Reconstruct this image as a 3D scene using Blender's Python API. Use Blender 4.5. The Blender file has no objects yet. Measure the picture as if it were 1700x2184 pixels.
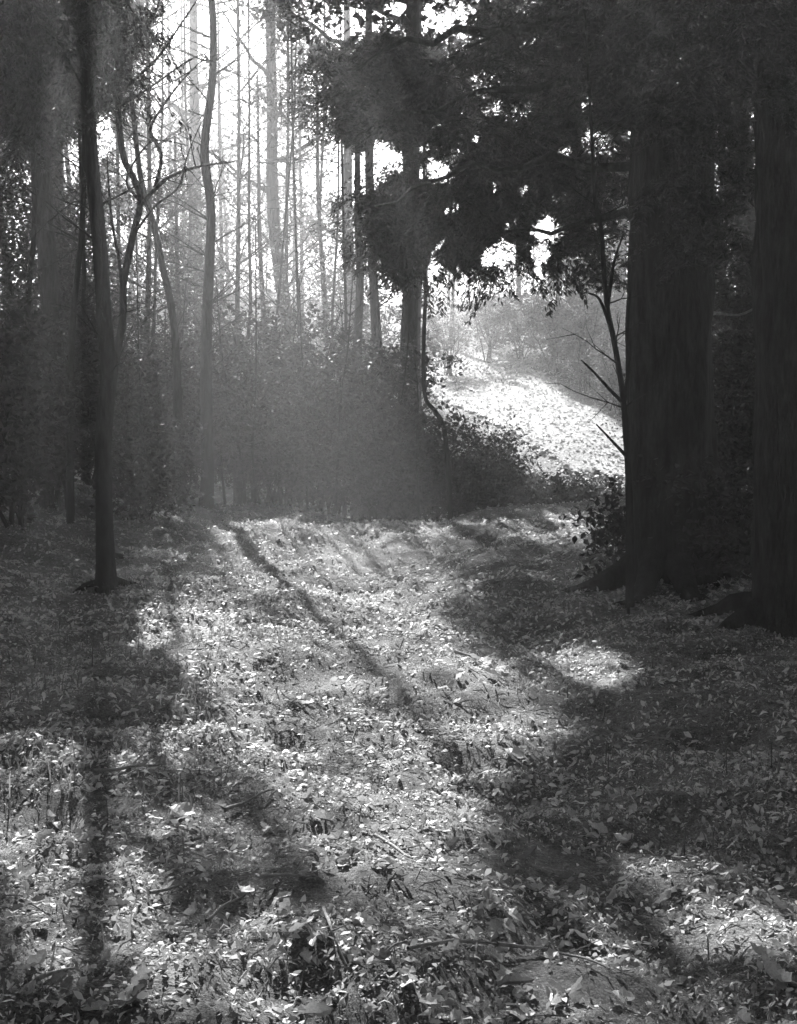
import bpy, math
import numpy as np
from mathutils import Vector
R = np.random.RandomState(7)
sc = bpy.context.scene
COL = sc.collection

# ------------------------------------------------------------------ camera, sky, sun
CAM_Z, F, CX, CY = 1.55, 1300.0, 398.5, 512.0
PITCH = math.atan(112 / F)
cam = bpy.data.objects.new('camera', bpy.data.cameras.new('camera')); COL.objects.link(cam)
cam.location = (0, 0, CAM_Z); cam.rotation_euler = (math.radians(90) - PITCH, 0, 0)
cam.data.sensor_fit = 'VERTICAL'; cam.data.sensor_height = 32; cam.data.lens = F / 1024 * 32
cam.data.clip_start = .05; cam.data.clip_end = 1000
sc.camera = cam
SUN_EL, SUN_AZ = math.radians(34), math.radians(-13)      # azimuth from +Y, negative = left
SUN = np.array([math.sin(SUN_AZ) * math.cos(SUN_EL), math.cos(SUN_AZ) * math.cos(SUN_EL), math.sin(SUN_EL)])
world = bpy.data.worlds.new('World'); sc.world = world; world.use_nodes = True
nt = world.node_tree; bg = nt.nodes['Background']
sky = nt.nodes.new('ShaderNodeTexSky'); sky.sky_type = 'NISHITA'; sky.sun_disc = False
sky.sun_elevation = SUN_EL; sky.sun_rotation = SUN_AZ; sky.dust_density = 3.0; sky.air_density = 1.0
bw = nt.nodes.new('ShaderNodeRGBToBW')
nt.links.new(sky.outputs[0], bw.inputs[0]); nt.links.new(bw.outputs[0], bg.inputs[0])
bg.inputs[1].default_value = 0.05
sl = bpy.data.lights.new('sun', 'SUN'); sl.energy = 5.0; sl.angle = math.radians(.53); sl.color = (1, 1, 1)
so = bpy.data.objects.new('sun', sl); COL.objects.link(so)
so.rotation_euler = Vector(-SUN).to_track_quat('-Z', 'Y').to_euler()
sc.view_settings.view_transform = 'Standard'; sc.view_settings.look = 'None'
sc.view_settings.exposure = 2.5; sc.view_settings.gamma = 1
sc.view_settings.use_curve_mapping = False
sc.cycles.use_denoising = True
sc.cycles.max_bounces = 6; sc.cycles.diffuse_bounces = 3; sc.cycles.transmission_bounces = 3
sc.cycles.transparent_max_bounces = 6; sc.cycles.volume_bounces = 1; sc.cycles.glossy_bounces = 2
sc.cycles.sample_clamp_indirect = 4

# ------------------------------------------------------------------ helpers
def rays(u, v):                                  # photo coordinates (1700 wide) to a direction
    u = np.asarray(u, float) * .46882; v = np.asarray(v, float) * .46882
    x = (u - CX) / F; q = -(v - CY) / F
    c, s = math.cos(PITCH), math.sin(PITCH)
    return np.stack([x, c + q * s, q * c - s], -1)
def at(u, v, Y):
    d = rays(u, v); k = np.asarray(Y) / d[..., 1]
    p = d * k[..., None]; p[..., 2] += CAM_Z
    return p
def proj(P):
    x, y, z = P[..., 0], P[..., 1], P[..., 2] - CAM_Z
    c, s = math.cos(PITCH), math.sin(PITCH)
    dep = y * c - z * s; up = z * c + y * s
    dep = np.where(dep < .05, .05, dep)
    return (CX + F * x / dep) / .46882, (CY - F * up / dep) / .46882, dep

def _h(ix, iy, s):
    n = (ix.astype(np.int64) * 374761393 + iy.astype(np.int64) * 668265263 + s * 974634777) & 0x7fffffff
    n = ((n ^ (n >> 13)) * 1274126177) & 0x7fffffff
    return ((n ^ (n >> 16)) & 0xffff) / 65535.0
def vn(x, y, s=0):
    ix, iy = np.floor(x), np.floor(y); fx, fy = x - ix, y - iy
    fx = fx * fx * (3 - 2 * fx); fy = fy * fy * (3 - 2 * fy)
    a, b, c, d = _h(ix, iy, s), _h(ix + 1, iy, s), _h(ix, iy + 1, s), _h(ix + 1, iy + 1, s)
    return (a + (b - a) * fx) * (1 - fy) + (c + (d - c) * fx) * fy - .5
def ss(x, a, b):
    t = np.clip((x - a) / (b - a), 0, 1); return t * t * (3 - 2 * t)
def ground_z(x, y):
    x = np.asarray(x, float); y = np.asarray(y, float)
    near = 1 - ss(y, 20, 28)
    z = .20 * vn(x / 1.9, y / 1.5, 1) * near
    rx = x + .25 * y * .15 + .5 * vn(x / 3, y / 3, 9)
    z += .15 * vn(rx / .6, y / .9, 2) * near + .105 * vn(x / .27, y / .24, 3) * near + .035 * vn(x / .09, y / .09, 4) * near
    z -= .55 * (np.exp(-((x - .15 - .25 * np.sin(y * .33)) / 1.3) ** 2)) * .3
    z += .5 * ss(-x, 2.2, 6) + .35 * ss(x, 2.2, 5)
    z *= 1 - .6 * (1 - ss(y, 0, 3))
    z += -.9 * ss(y, 18, 25) + .05 * np.exp(-((y - 17) / 1.5) ** 2)
    z += .19 * np.clip(y - 26, 0, 36) * ss(y, 24, 32) + .03 * np.clip(y - 62, 0, 80)
    z += .5 * vn(x / 7, y / 7, 5) * ss(y, 24, 34)
    return z
def hit(u, v):                                   # ground point seen at a photo coordinate
    d = rays(u, v).reshape(-1, 3); out = np.zeros_like(d)
    for i, k in enumerate(d):
        t = np.geomspace(2, 130, 900); P = k[None] * t[:, None]; P[:, 2] += CAM_Z
        b = P[:, 2] < ground_z(P[:, 0], P[:, 1])
        out[i] = P[np.argmax(b)] if b.any() else P[-1]
    return out

def mat(name, col, rough=.8, spec=.3, var=0., trans=0., noise=None, bump=None, stretch=None):
    m = bpy.data.materials.new(name); m.use_nodes = True; n = m.node_tree; N = n.nodes; L = n.links
    p = N['Principled BSDF']; p.inputs['Roughness'].default_value = rough
    p.inputs['Specular IOR Level'].default_value = spec
    val = N.new('ShaderNodeValue'); val.outputs[0].default_value = col; o = val.outputs[0]
    def mul(a, b):
        q = N.new('ShaderNodeMath'); q.operation = 'MULTIPLY'; L.new(a, q.inputs[0]); L.new(b, q.inputs[1]); return q.outputs[0]
    if var:
        g = N.new('ShaderNodeNewGeometry'); mr = N.new('ShaderNodeMapRange')
        mr.inputs[3].default_value = 1 - var; mr.inputs[4].default_value = 1 + var
        L.new(g.outputs['Random Per Island'], mr.inputs[0]); o = mul(o, mr.outputs[0])
    if noise or bump:
        tc = N.new('ShaderNodeTexCoord'); mp = N.new('ShaderNodeMapping'); L.new(tc.outputs['Object'], mp.inputs[0])
        if stretch: mp.inputs['Scale'].default_value = stretch
    if noise:
        for sc_, lo, hi in noise:
            t = N.new('ShaderNodeTexNoise'); t.inputs['Scale'].default_value = sc_; t.inputs['Detail'].default_value = 6
            t.inputs['Roughness'].default_value = .65
            L.new(mp.outputs[0], t.inputs[0]); mr = N.new('ShaderNodeMapRange')
            mr.inputs[1].default_value = .3; mr.inputs[2].default_value = .7
            mr.inputs[3].default_value = lo; mr.inputs[4].default_value = hi
            L.new(t.outputs[0], mr.inputs[0]); o = mul(o, mr.outputs[0])
    if bump:
        t = N.new('ShaderNodeTexNoise'); t.inputs['Scale'].default_value = bump[0]; t.inputs['Detail'].default_value = 8
        t.inputs['Roughness'].default_value = .7
        L.new(mp.outputs[0], t.inputs[0]); b = N.new('ShaderNodeBump'); b.inputs['Strength'].default_value = 1
        b.inputs['Distance'].default_value = bump[1]; L.new(t.outputs[0], b.inputs['Height']); L.new(b.outputs[0], p.inputs['Normal'])
    cb = N.new('ShaderNodeCombineColor'); [L.new(o, cb.inputs[i]) for i in range(3)]
    L.new(cb.outputs[0], p.inputs['Base Color'])
    if trans:
        tr = N.new('ShaderNodeBsdfTranslucent'); L.new(cb.outputs[0], tr.inputs[0])
        mx = N.new('ShaderNodeMixShader'); mx.inputs[0].default_value = trans
        L.new(p.outputs[0], mx.inputs[1]); L.new(tr.outputs[0], mx.inputs[2])
        L.new(mx.outputs[0], N['Material Output'].inputs[0])
    return m
M = dict(
    soil=mat('soil', .17, .9, .2, noise=[(3, .6, 1.4), (28, .5, 1.5), (120, .3, 1.9)], bump=(70, .06)),
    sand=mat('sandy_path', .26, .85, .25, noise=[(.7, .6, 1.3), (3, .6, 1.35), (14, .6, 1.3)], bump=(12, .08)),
    litter=mat('litter', .42, .6, .35, var=.75, trans=.25),
    leafl=mat('fallen_leaf', .42, .45, .5, var=0, trans=.2, noise=[(18, .7, 1.25)]),
    leafd=mat('fallen_leaf_dark', .16, .5, .4, trans=.2, noise=[(18, .7, 1.25)]),
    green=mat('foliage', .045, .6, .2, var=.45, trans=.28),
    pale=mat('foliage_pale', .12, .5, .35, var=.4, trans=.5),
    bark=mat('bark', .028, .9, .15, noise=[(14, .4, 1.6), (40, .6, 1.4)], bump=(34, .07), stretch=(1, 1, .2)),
    pbark=mat('bark_pale', .14, .85, .2, noise=[(20, .5, 1.5)], bump=(40, .012), stretch=(1, 1, .3)),
    grass=mat('grass_blade', .16, .5, .4, var=.5, trans=.4),
    stick=mat('dead_wood', .22, .8, .25, noise=[(30, .6, 1.4)], bump=(60, .01)),
    stone=mat('stone', .38, .8, .3, noise=[(12, .6, 1.3)], bump=(30, .02)),
)
def mesh_np(name, V, faces, m, smooth=False):
    """faces: (n,k) array"""
    me = bpy.data.meshes.new(name); V = np.asarray(V, np.float32); faces = np.asarray(faces, np.int32)
    n, k = faces.shape
    me.vertices.add(len(V)); me.vertices.foreach_set('co', V.ravel())
    me.loops.add(n * k); me.loops.foreach_set('vertex_index', faces.ravel())
    me.polygons.add(n); me.polygons.foreach_set('loop_start', np.arange(n, dtype=np.int32) * k)
    me.polygons.foreach_set('loop_total', np.full(n, k, np.int32))
    me.polygons.foreach_set('use_smooth', np.full(n, smooth, bool))
    me.materials.append(m); me.update(calc_edges=True); return me
def link(name, me, parent=None, **props):
    o = bpy.data.objects.new(name, me); COL.objects.link(o)
    if parent: o.parent = parent
    for k, v in props.items():
        if v is not None: o[k] = v
    return o
def thing(name, label, cat, loc, group=None):
    return link(name, None, label=label, category=cat, group=group) if loc is None else _th(name, label, cat, loc, group)
def _th(name, label, cat, loc, group):
    o = link(name, None, label=label, category=cat, group=group); o.location = loc; o.empty_display_size = .2; return o
def put(name, me, root):                          # a part whose mesh is in world coordinates
    o = link(name, me, root); o.location = -Vector(root.location); return o

def tube(path, rad, seg=8, rough=0., seed=0, twist=0):
    P = np.asarray(path, float); n = len(P); rad = np.broadcast_to(np.asarray(rad, float), (n,))
    T = np.gradient(P, axis=0); T /= np.linalg.norm(T, axis=1)[:, None] + 1e-9
    ref = np.array([0, 1., 0]) if abs(T[0, 1]) < .8 else np.array([1., 0, 0])
    A = np.cross(T, ref); A /= np.linalg.norm(A, axis=1)[:, None] + 1e-9; B = np.cross(T, A)
    th = np.linspace(0, 2 * np.pi, seg, endpoint=False)
    r = rad[:, None] * np.ones((1, seg))
    if rough:
        L = np.cumsum(np.r_[0, np.linalg.norm(np.diff(P, axis=0), axis=1)])
        tt, ll = np.meshgrid(th, L)
        k = seg / 3.
        k = 3.; r = r * (1 + (rough * .5 * vn(np.cos(tt) * 7 + 30, np.sin(tt) * 7 + ll * 1.3, seed + 9) if seg > 40 else 0) + rough * vn(np.cos(tt) * k * .55 + 20, np.sin(tt) * k * .55 + ll * .9, seed) + rough * .8 * vn(np.cos(tt) * 2.2 + 9, np.sin(tt) * 2.2 + ll * 3.5, seed + 5))
    V = P[:, None] + r[..., None] * (np.cos(th)[None, :, None] * A[:, None] + np.sin(th)[None, :, None] * B[:, None])
    V = V.reshape(-1, 3); i = np.arange(n - 1)[:, None] * seg; j = np.arange(seg)[None]; j2 = (j + 1) % seg
    Fq = np.stack([i + j, i + j2, i + seg + j2, i + seg + j], -1).reshape(-1, 4)
    return V, Fq
def merge(parts):
    Vs, Fs, o = [], [], 0
    for V, f in parts: Vs.append(V); Fs.append(f + o); o += len(V)
    return np.concatenate(Vs), np.concatenate(Fs)
def smooth_path(P, n):
    P = np.asarray(P, float); t = np.linspace(0, len(P) - 1, n); i = np.clip(t.astype(int), 0, len(P) - 2); f = (t - i)[:, None]
    p0, p1, p2, p3 = P[np.clip(i - 1, 0, None)], P[i], P[i + 1], P[np.clip(i + 2, None, len(P) - 1)]
    return .5 * (2 * p1 + (p2 - p0) * f + (2 * p0 - 5 * p1 + 4 * p2 - p3) * f ** 2 + (3 * p1 - p0 - 3 * p2 + p3) * f ** 3)

def leaves(P, size, asp=.6, flat=.5, down=0., fold=.25, axis=None):
    """rhombic folded leaves: two triangles each"""
    n = len(P); size = np.broadcast_to(size, (n,))[:, None]
    d = R.normal(size=(n, 3)); d[:, 2] *= (1 - flat); d[:, 2] -= down
    if axis is not None: d += axis
    d /= np.linalg.norm(d, axis=1)[:, None] + 1e-9
    up = R.normal(size=(n, 3)) * (1 - flat); up[:, 2] += flat * 1.5
    s = np.cross(d, up); s /= np.linalg.norm(s, axis=1)[:, None] + 1e-9; nn = np.cross(s, d)
    a = P - d * size * .5; c = P + d * size * .5
    w = asp * .5 * size
    b = P + s * w + nn * size * fold * .5 - d * size * .08; e = P - s * w + nn * size * fold * .5 - d * size * .08
    V = np.stack([a, b, c, e], 1).reshape(-1, 3)
    k = np.arange(n)[:, None] * 4
    Fc = np.concatenate([k + [[0, 1, 2]], k + [[0, 2, 3]]], 1).reshape(-1, 3)
    return V, Fc

# ------------------------------------------------------------------ where light falls, where sky shows
LIT = [  # u, v, ru, rv, strength  (photo coordinates of sunlit ground)
    (560, 1150, 90, 40, .9), (700, 1200, 180, 90, .9), (900, 1120, 230, 35, .7), (1150, 1125, 160, 35, .8),
    (640, 1320, 290, 120, 1.), (820, 1310, 180, 90, .95), (450, 1380, 170, 120, 1.), (880, 1480, 270, 150, 1.), (900, 1700, 200, 90, .95), (860, 1850, 160, 90, .85),
    (560, 1480, 210, 150, .95), (430, 1570, 130, 70, .8), (620, 1720, 170, 60, .6), (460, 1830, 130, 60, .6), (1000, 1290, 90, 40, .6), (1220, 1440, 140, 70, .9), (1180, 1530, 120, 50, .7), (1050, 1600, 130, 60, .9),
    (700, 1600, 260, 80, .75), (880, 1680, 170, 90, .7), (150, 1640, 170, 60, .5), (80, 1800, 130, 100, .8),
    (170, 1930, 200, 140, .92), (110, 2000, 160, 120, .9), (420, 1760, 130, 50, .75), (780, 1760, 180, 70, .7),
    (880, 1900, 140, 70, .7), (480, 1960, 150, 70, .7), (560, 2130, 330, 80, .95), (380, 2060, 120, 60, .8),
    (1080, 1970, 90, 30, .9), (1400, 1880, 170, 70, .9), (1560, 1980, 230, 90, .9), (1300, 2010, 100, 90, .7),
    (1150, 2110, 200, 50, .7), (1560, 2100, 200, 90, .6), (780, 2100, 120, 60, .6), (1060, 1810, 160, 50, .4),
    (1480, 1330, 40, 25, .6), (1270, 1775, 50, 25, .8), (1430, 1560, 60, 60, .3), (170, 1330, 90, 50, .25),
    (980, 800, 110, 60, 1.), (1080, 850, 130, 55, 1.), (1190, 920, 130, 60, 1.), (1290, 985, 120, 55, 1.), (1040, 720, 130, 30, .5),
    (1560, 970, 60, 40, .7), (1600, 1060, 110, 30, .8), (820, 680, 50, 80, .8)]
OPEN = [  # where the sky or bright air is seen through the trees
    (420, 70, 95, 90, 1.), (390, 200, 80, 50, .88), (1050, 400, 16, 14, .9), (1010, 300, 12, 10, .9), (1200, 330, 12, 16, .9), (1345, 280, 16, 18, .95), (1090, 470, 14, 16, .9), (860, 330, 40, 14, .9), (1240, 230, 10, 16, .9), (1130, 90, 10, 8, .9), (930, 270, 10, 8, .7), (530, 90, 70, 60, .8), (550, 190, 60, 40, .7), (490, 280, 140, 120, .5), (580, 330, 50, 40, .75), (500, 380, 40, 50, .7), (310, 345, 70, 50, .85),
    (620, 260, 110, 160, .5), (560, 450, 160, 120, .35), (730, 370, 110, 50, .9), (830, 350, 60, 30, .85), (210, 300, 28, 55, .97),
    (160, 340, 20, 50, .9), (260, 490, 22, 45, .9), (925, 375, 45, 35, .95), (770, 50, 50, 35, .85), (900, 35, 90, 45, .85), (470, 420, 40, 40, .8), (560, 560, 30, 20, .7),
    (1170, 490, 35, 30, 1.), (1150, 560, 22, 50, 1.), (1075, 540, 35, 35, .95), (935, 550, 20, 35, .95), (1280, 300, 40, 45, .85),
    (1120, 405, 12, 12, .9), (970, 440, 16, 12, .9), (1600, 470, 36, 45, .95), (1612, 300, 26, 65, .75), (1525, 400, 12, 70, .75),
    (1615, 240, 14, 14, .9), (1330, 560, 20, 40, .6), (310, 640, 50, 110, .6), (830, 690, 35, 60, .8), (1100, 590, 110, 35, .45),
    (1637, 115, 10, 10, 1), (1570, 560, 30, 60, .5), (1000, 620, 60, 30, .5), (330, 480, 50, 30, .8), (640, 560, 40, 20, .6)]
def ell(tab, u, v, soft=.35):
    out = np.zeros(np.shape(u))
    for cu, cv, ru, rv, s in tab:
        q = np.sqrt(((u - cu) / ru) ** 2 + ((v - cv) / rv) ** 2)
        out = np.maximum(out, s * (1 - ss(q, 1 - soft, 1 + soft)))
    return out
def keep(P, lit_k=1., open_k=1.):
    u, v, dep = proj(P)
    wob = 42 * vn(u / 45, v / 45, 31) + 26 * vn(u / 16, v / 16, 32)
    inf = (u > -80) & (u < 1780) & (v > -60) & (v < 2250) & (P[:, 1] > 1)
    o = np.where(inf, ell(OPEN, u + wob, v - wob * .8), 0) * open_k
    # ground point this leaf shades
    Q = P.copy()
    for _ in range(4):
        t = (Q[:, 2] - ground_z(Q[:, 0], Q[:, 1])) / SUN[2]; Q = Q - SUN[None] * t[:, None]
    su, sv, sd = proj(Q)
    w2 = 45 * vn(Q[:, 0] * 2.2, Q[:, 1] * 2.2, 33)
    al = Q[:, 0] * math.sin(SUN_AZ) + Q[:, 1] * math.cos(SUN_AZ); pe = Q[:, 0] * math.cos(SUN_AZ) - Q[:, 1] * math.sin(SUN_AZ)
    stk = np.clip(1.12 + 1.5 * vn(pe / .45, al / 2.4, 91) + 1.0 * vn(pe / .17, al / .8, 92), 0, 1.25)
    l = np.where(Q[:, 1] > 2, stk * ell(LIT, su + w2, sv + w2 * .4, .3), 0) * 1.2 * lit_k
    pr = (1 - np.clip(o, 0, 1)) * (1 - np.clip(l, 0, 1))
    return R.rand(len(P)) < pr

# ------------------------------------------------------------------ ground
def axis(a, b, f0, f1, fine, g):
    m = list(np.arange(f0, f1, fine)); s = fine; x = m[-1]
    while x < b: s *= g; x += s; m.append(x)
    s = fine; x = m[0]; l = []
    while x > a: s *= g; x -= s; l.append(x)
    return np.array(l[::-1] + m)
xs = axis(-90, 90, -5.5, 6, .055, 1.12); ys = axis(-25, 170, 2.2, 19.5, .055, 1.05)
X, Y = np.meshgrid(xs, ys); Z = ground_z(X, Y); nx, ny = len(xs), len(ys)
i, j = np.meshgrid(np.arange(nx - 1), np.arange(ny - 1)); b = (j * nx + i).ravel()
ground = link('ground', mesh_np('ground', np.stack([X, Y, Z], -1).reshape(-1, 3), np.stack([b, b + 1, b + nx + 1, b + nx], -1), M['soil'], True), kind='structure')

# the sandy path that climbs the slope beyond the dip
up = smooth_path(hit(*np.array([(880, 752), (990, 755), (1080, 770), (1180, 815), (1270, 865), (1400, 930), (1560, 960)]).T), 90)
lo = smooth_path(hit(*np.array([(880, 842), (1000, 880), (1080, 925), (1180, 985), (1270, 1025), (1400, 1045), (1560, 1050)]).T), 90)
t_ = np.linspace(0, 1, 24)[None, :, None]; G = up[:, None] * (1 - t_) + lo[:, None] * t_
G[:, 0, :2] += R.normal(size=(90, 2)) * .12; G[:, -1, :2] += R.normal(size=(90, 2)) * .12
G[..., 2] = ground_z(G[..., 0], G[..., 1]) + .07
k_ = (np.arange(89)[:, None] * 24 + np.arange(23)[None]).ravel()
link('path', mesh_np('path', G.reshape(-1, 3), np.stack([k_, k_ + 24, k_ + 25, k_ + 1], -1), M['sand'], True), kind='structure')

# ------------------------------------------------------------------ trees
TREES = []
def tree(name, label, base, pts, r0, r1, top, group=None, bark='bark', rough=.12, seg=14, flare=1.6, kind='tree', crownmat='green', n=40):
    """pts: world points up the trunk; continues to height top"""
    pts = [np.array(p, float) for p in pts]
    base = np.array(base, float); base[2] = float(ground_z(base[0], base[1]))
    root = _th(name, label, kind, Vector(base), group)
    path = [base - [0, 0, .25], base + [0, 0, .05]] + pts
    last = path[-1]
    if last[2] < top:
        d = (path[-1] - path[-2]); d = d / max(d[2], .1) * .5
        for k in (.33, .66, 1): path.append(last + np.array([d[0] * k, d[1] * k, (top - last[2]) * k]))
    P = smooth_path(path, n)
    hh = (P[:, 2] - base[2]) / (P[-1, 2] - base[2]); hh = np.clip(hh, 0, 1)
    rad = r0 + (r1 - r0) * hh ** .8 + r0 * (flare - 1) * np.exp(-np.clip(P[:, 2] - base[2], 0, 9) / .22 / max(1, r0 * 4))
    V, f = tube(P, rad, seg, rough, int(R.randint(99)))
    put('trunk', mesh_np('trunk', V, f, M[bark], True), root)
    t = dict(root=root, P=P, rad=rad, base=base, leaf=[], twig=[], bark=bark, cm=crownmat, limbs=[])
    TREES.append(t); return t
def trunk_at(t, z):
    k = int(np.clip(np.searchsorted(t['P'][:, 2], z), 1, len(t['P']) - 1)); return t['P'][k], t['rad'][k]
def limb(t, z0, end, r=.05, sag=.15, n=9, name='branch', seg=7):
    a, ra = trunk_at(t, z0); end = np.array(end, float); L = np.linalg.norm(end - a)
    s = np.linspace(0, 1, n)[:, None]; P = a + (end - a) * s
    P[:, 2] += (np.sin(s[:, 0] * np.pi) * sag * L)
    P[1:-1] += R.normal(size=(n - 2, 3)) * L * .018
    rr = r * (1 - .8 * s[:, 0]); V, f = tube(P, rr, seg, .1, int(R.randint(99)))
    put(name, mesh_np(name, V, f, M[t['bark']], True), t['root']); return P
def twigs(t, zs, lens, r=.012, droop=.0, name='twig', az=None, sub=(1, 4)):
    parts = []
    for z, L in zip(zs, lens):
        a, ra = trunk_at(t, z); th = R.rand() * 2 * np.pi if az is None else az[R.randint(len(az))] + R.normal() * .3
        d = np.array([math.cos(th), math.sin(th), .25 + R.rand() * .5 - droop]); d /= np.linalg.norm(d)
        k = np.linspace(0, 1, 6)[:, None]; P = a + d * k * L + R.normal(size=(6, 3)) * L * .03 * k; P[:, 2] -= droop * L * k[:, 0] ** 2
        parts = [tube(P, r * (1 - .8 * k[:, 0]), 4)]
        for q in range(R.randint(*sub)):
            m = R.randint(1, 5); d2 = d + R.normal(size=3) * .7; d2 /= np.linalg.norm(d2)
            P2 = P[m] + d2 * k[:5] * L * .45
            parts.append(tube(P2, r * .5 * (1 - .8 * k[:5, 0]), 4))
        V, f = merge(parts); put(name, mesh_np(name, V, f, M[t['bark']], True), t['root'])
def gz(p): return float(ground_z(p[0], p[1]))

hb = lambda u, v: hit([u], [v])[0]
# slim trunk on the left
Y1 = hb(225, 1265)[1]
L1 = tree('bent_tree', 'slim dark bent trunk at the left edge of the path, foot in leaf litter', at(226, 1265, Y1),
          [at(u, v, Y1) for u, v in ((222, 1100), (221, 920), (231, 800), (222, 660), (211, 500), (196, 350), (187, 200), (180, 0))], .074, .03, 9.5, flare=1.35, n=46)
twigs(L1, R.uniform(1.5, 5.5, 16), R.uniform(.3, .9, 16), .009)
# forked small tree behind it
Y2 = 12.2
L2 = tree('forked_tree', 'small forked tree with crooked twiggy limbs just behind the slim dark trunk', at(227, 1180, Y2),
          [at(u, v, Y2) for u, v in ((226, 1000), (236, 860), (248, 760), (262, 680), (264, 600), (282, 510), (300, 430), (285, 380), (262, 330), (250, 200), (250, 0))], .047, .018, 7.5, flare=1.1, n=44)
for pts, r in ((((262, 640), (255, 560), (240, 480), (232, 400), (228, 330)), .02), (((298, 440), (350, 385), (400, 362), (445, 352), (500, 345)), .022),
               (((330, 400), (345, 330), (320, 280), (345, 230), (390, 170), (440, 120)), .018), (((300, 430), (270, 390), (290, 340), (330, 300), (400, 310)), .014),
               (((250, 200), (330, 130), (380, 60), (420, 0)), .016), (((250, 230), (330, 180), (400, 130), (450, 110)), .012), (((286, 500), (330, 440), (380, 400), (400, 330), (430, 260)), .013),
               (((250, 150), (290, 90), (330, 30), (350, -40)), .02), (((235, 420), (200, 450), (160, 430), (110, 470)), .012)):
    P = smooth_path([at(u, v, Y2 + .12 * k * (1 if pts[0][0] % 2 else -1)) for k, (u, v) in enumerate(pts)], 16)
    V, f = tube(P, r * np.linspace(1, .3, 16), 6, .2, int(R.randint(99))); put('branch', mesh_np('branch', V, f, M['bark'], True), L2['root'])
    parts = []
    for q in range(7):
        m = R.randint(3, 15); d = R.normal(size=3); d[2] += .2; d /= np.linalg.norm(d); k = np.linspace(0, 1, 4)[:, None]
        V, f = tube(P[m] + d * k * R.uniform(.15, .5) + R.normal(size=(4, 3)) * .02 * k, .006 * (1 - .7 * k[:, 0]), 4)
        put('twig', mesh_np('twig', V, f, M['bark'], True), L2['root'])
# thin tall young tree in front of the bright sky
Y3 = 18.4
L3 = tree('young_tree', 'tall thin young tree with short dead twigs in front of the bright sky', at(441, 1120, Y3),
          [at(u, v, Y3) for u, v in ((443, 1000), (440, 880), (440, 720), (447, 560), (450, 440), (436, 320), (452, 180), (455, 60), (448, -60))], .10, .02, 12.0, flare=1.2, n=60)
L3['rad'][:] = L3['rad']
twigs(L3, R.uniform(1.5, 9, 60), R.uniform(.35, 1.5, 60), .013)
L4 = tree('leaning_tree', 'slender trunk leaning right behind the forked tree', at(385, 1120, 18), [at(u, v, 18) for u, v in ((380, 900), (372, 700), (345, 560), (325, 470), (300, 380), (280, 200))], .08, .02, 7, flare=1.2)
F1 = tree('left_tree', 'dim grey trunk near the left edge of the picture', at(125, 1130, 17), [at(u, v, 17) for u, v in ((118, 800), (105, 600), (95, 450), (88, 300), (84, 0))], .16, .07, 10, flare=1.3)
C1 = tree('mid_tree', 'straight grey trunk left of the sunlit slope', at(872, 1050, 23), [at(u, v, 23) for u, v in ((872, 900), (872, 750), (876, 600), (874, 400), (880, 100))], .19, .09, 12, flare=1.2)
C2 = tree('thicket_tree', 'dim trunk standing in the dark thicket at the middle', at(762, 1050, 26), [at(u, v, 26) for u, v in ((764, 900), (762, 750), (768, 600), (764, 500))], .14, .05, 7, flare=1.2)
M1 = tree('hazy_tree', 'hazy tree directly behind the straight grey trunk, spreading pale boughs to the right', at(892, 1040, 31), [at(u, v, 31) for u, v in ((888, 900), (885, 750), (888, 600), (884, 400), (890, 100))], .16, .08, 14, flare=1.2)
C3 = tree('sapling', 'thin sapling curving left in front of the sunlit slope', at(962, 1055, 19.6), [at(u, v, 19.6) for u, v in ((950, 930), (930, 880), (908, 850), (903, 780), (905, 700), (908, 600), (905, 500))], .045, .015, 6.5, flare=1.0)
# dark big trees on the right
B1 = hb(1440, 1235); YB = B1[1]
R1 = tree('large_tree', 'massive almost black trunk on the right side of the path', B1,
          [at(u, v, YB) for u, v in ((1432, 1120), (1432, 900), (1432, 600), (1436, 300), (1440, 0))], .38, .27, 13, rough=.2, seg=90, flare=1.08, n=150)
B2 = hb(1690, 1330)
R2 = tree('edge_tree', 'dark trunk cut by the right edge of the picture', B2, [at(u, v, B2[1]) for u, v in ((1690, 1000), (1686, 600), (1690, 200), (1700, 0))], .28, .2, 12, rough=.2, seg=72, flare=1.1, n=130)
# sapling with twigs against the big trunk
YS = YB - .9
S1 = tree('bare_sapling', 'bare dark sapling with forked twigs leaning against the massive trunk', at(1345, 1200, YS), [at(u, v, YS) for u, v in ((1342, 1050), (1336, 940), (1328, 840), (1312, 740), (1296, 660), (1288, 580), (1284, 500), (1270, 430))], .035, .008, 4.6, flare=1.1)
for pts in (((1332, 862), (1300, 830), (1268, 795), (1240, 768)), ((1338, 975), (1310, 945), (1272, 905)), ((1330, 880), (1340, 780), (1338, 700), (1345, 620)), ((1306, 710), (1280, 640), (1255, 625)), ((1296, 660), (1310, 560), (1330, 500))):
    P = smooth_path([at(u, v, YS - .05 * k) for k, (u, v) in enumerate(pts)], 9)
    V, f = tube(P, .017 * np.linspace(1, .35, 9), 5); put('branch', mesh_np('branch', V, f, M['bark'], True), S1['root'])
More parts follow.
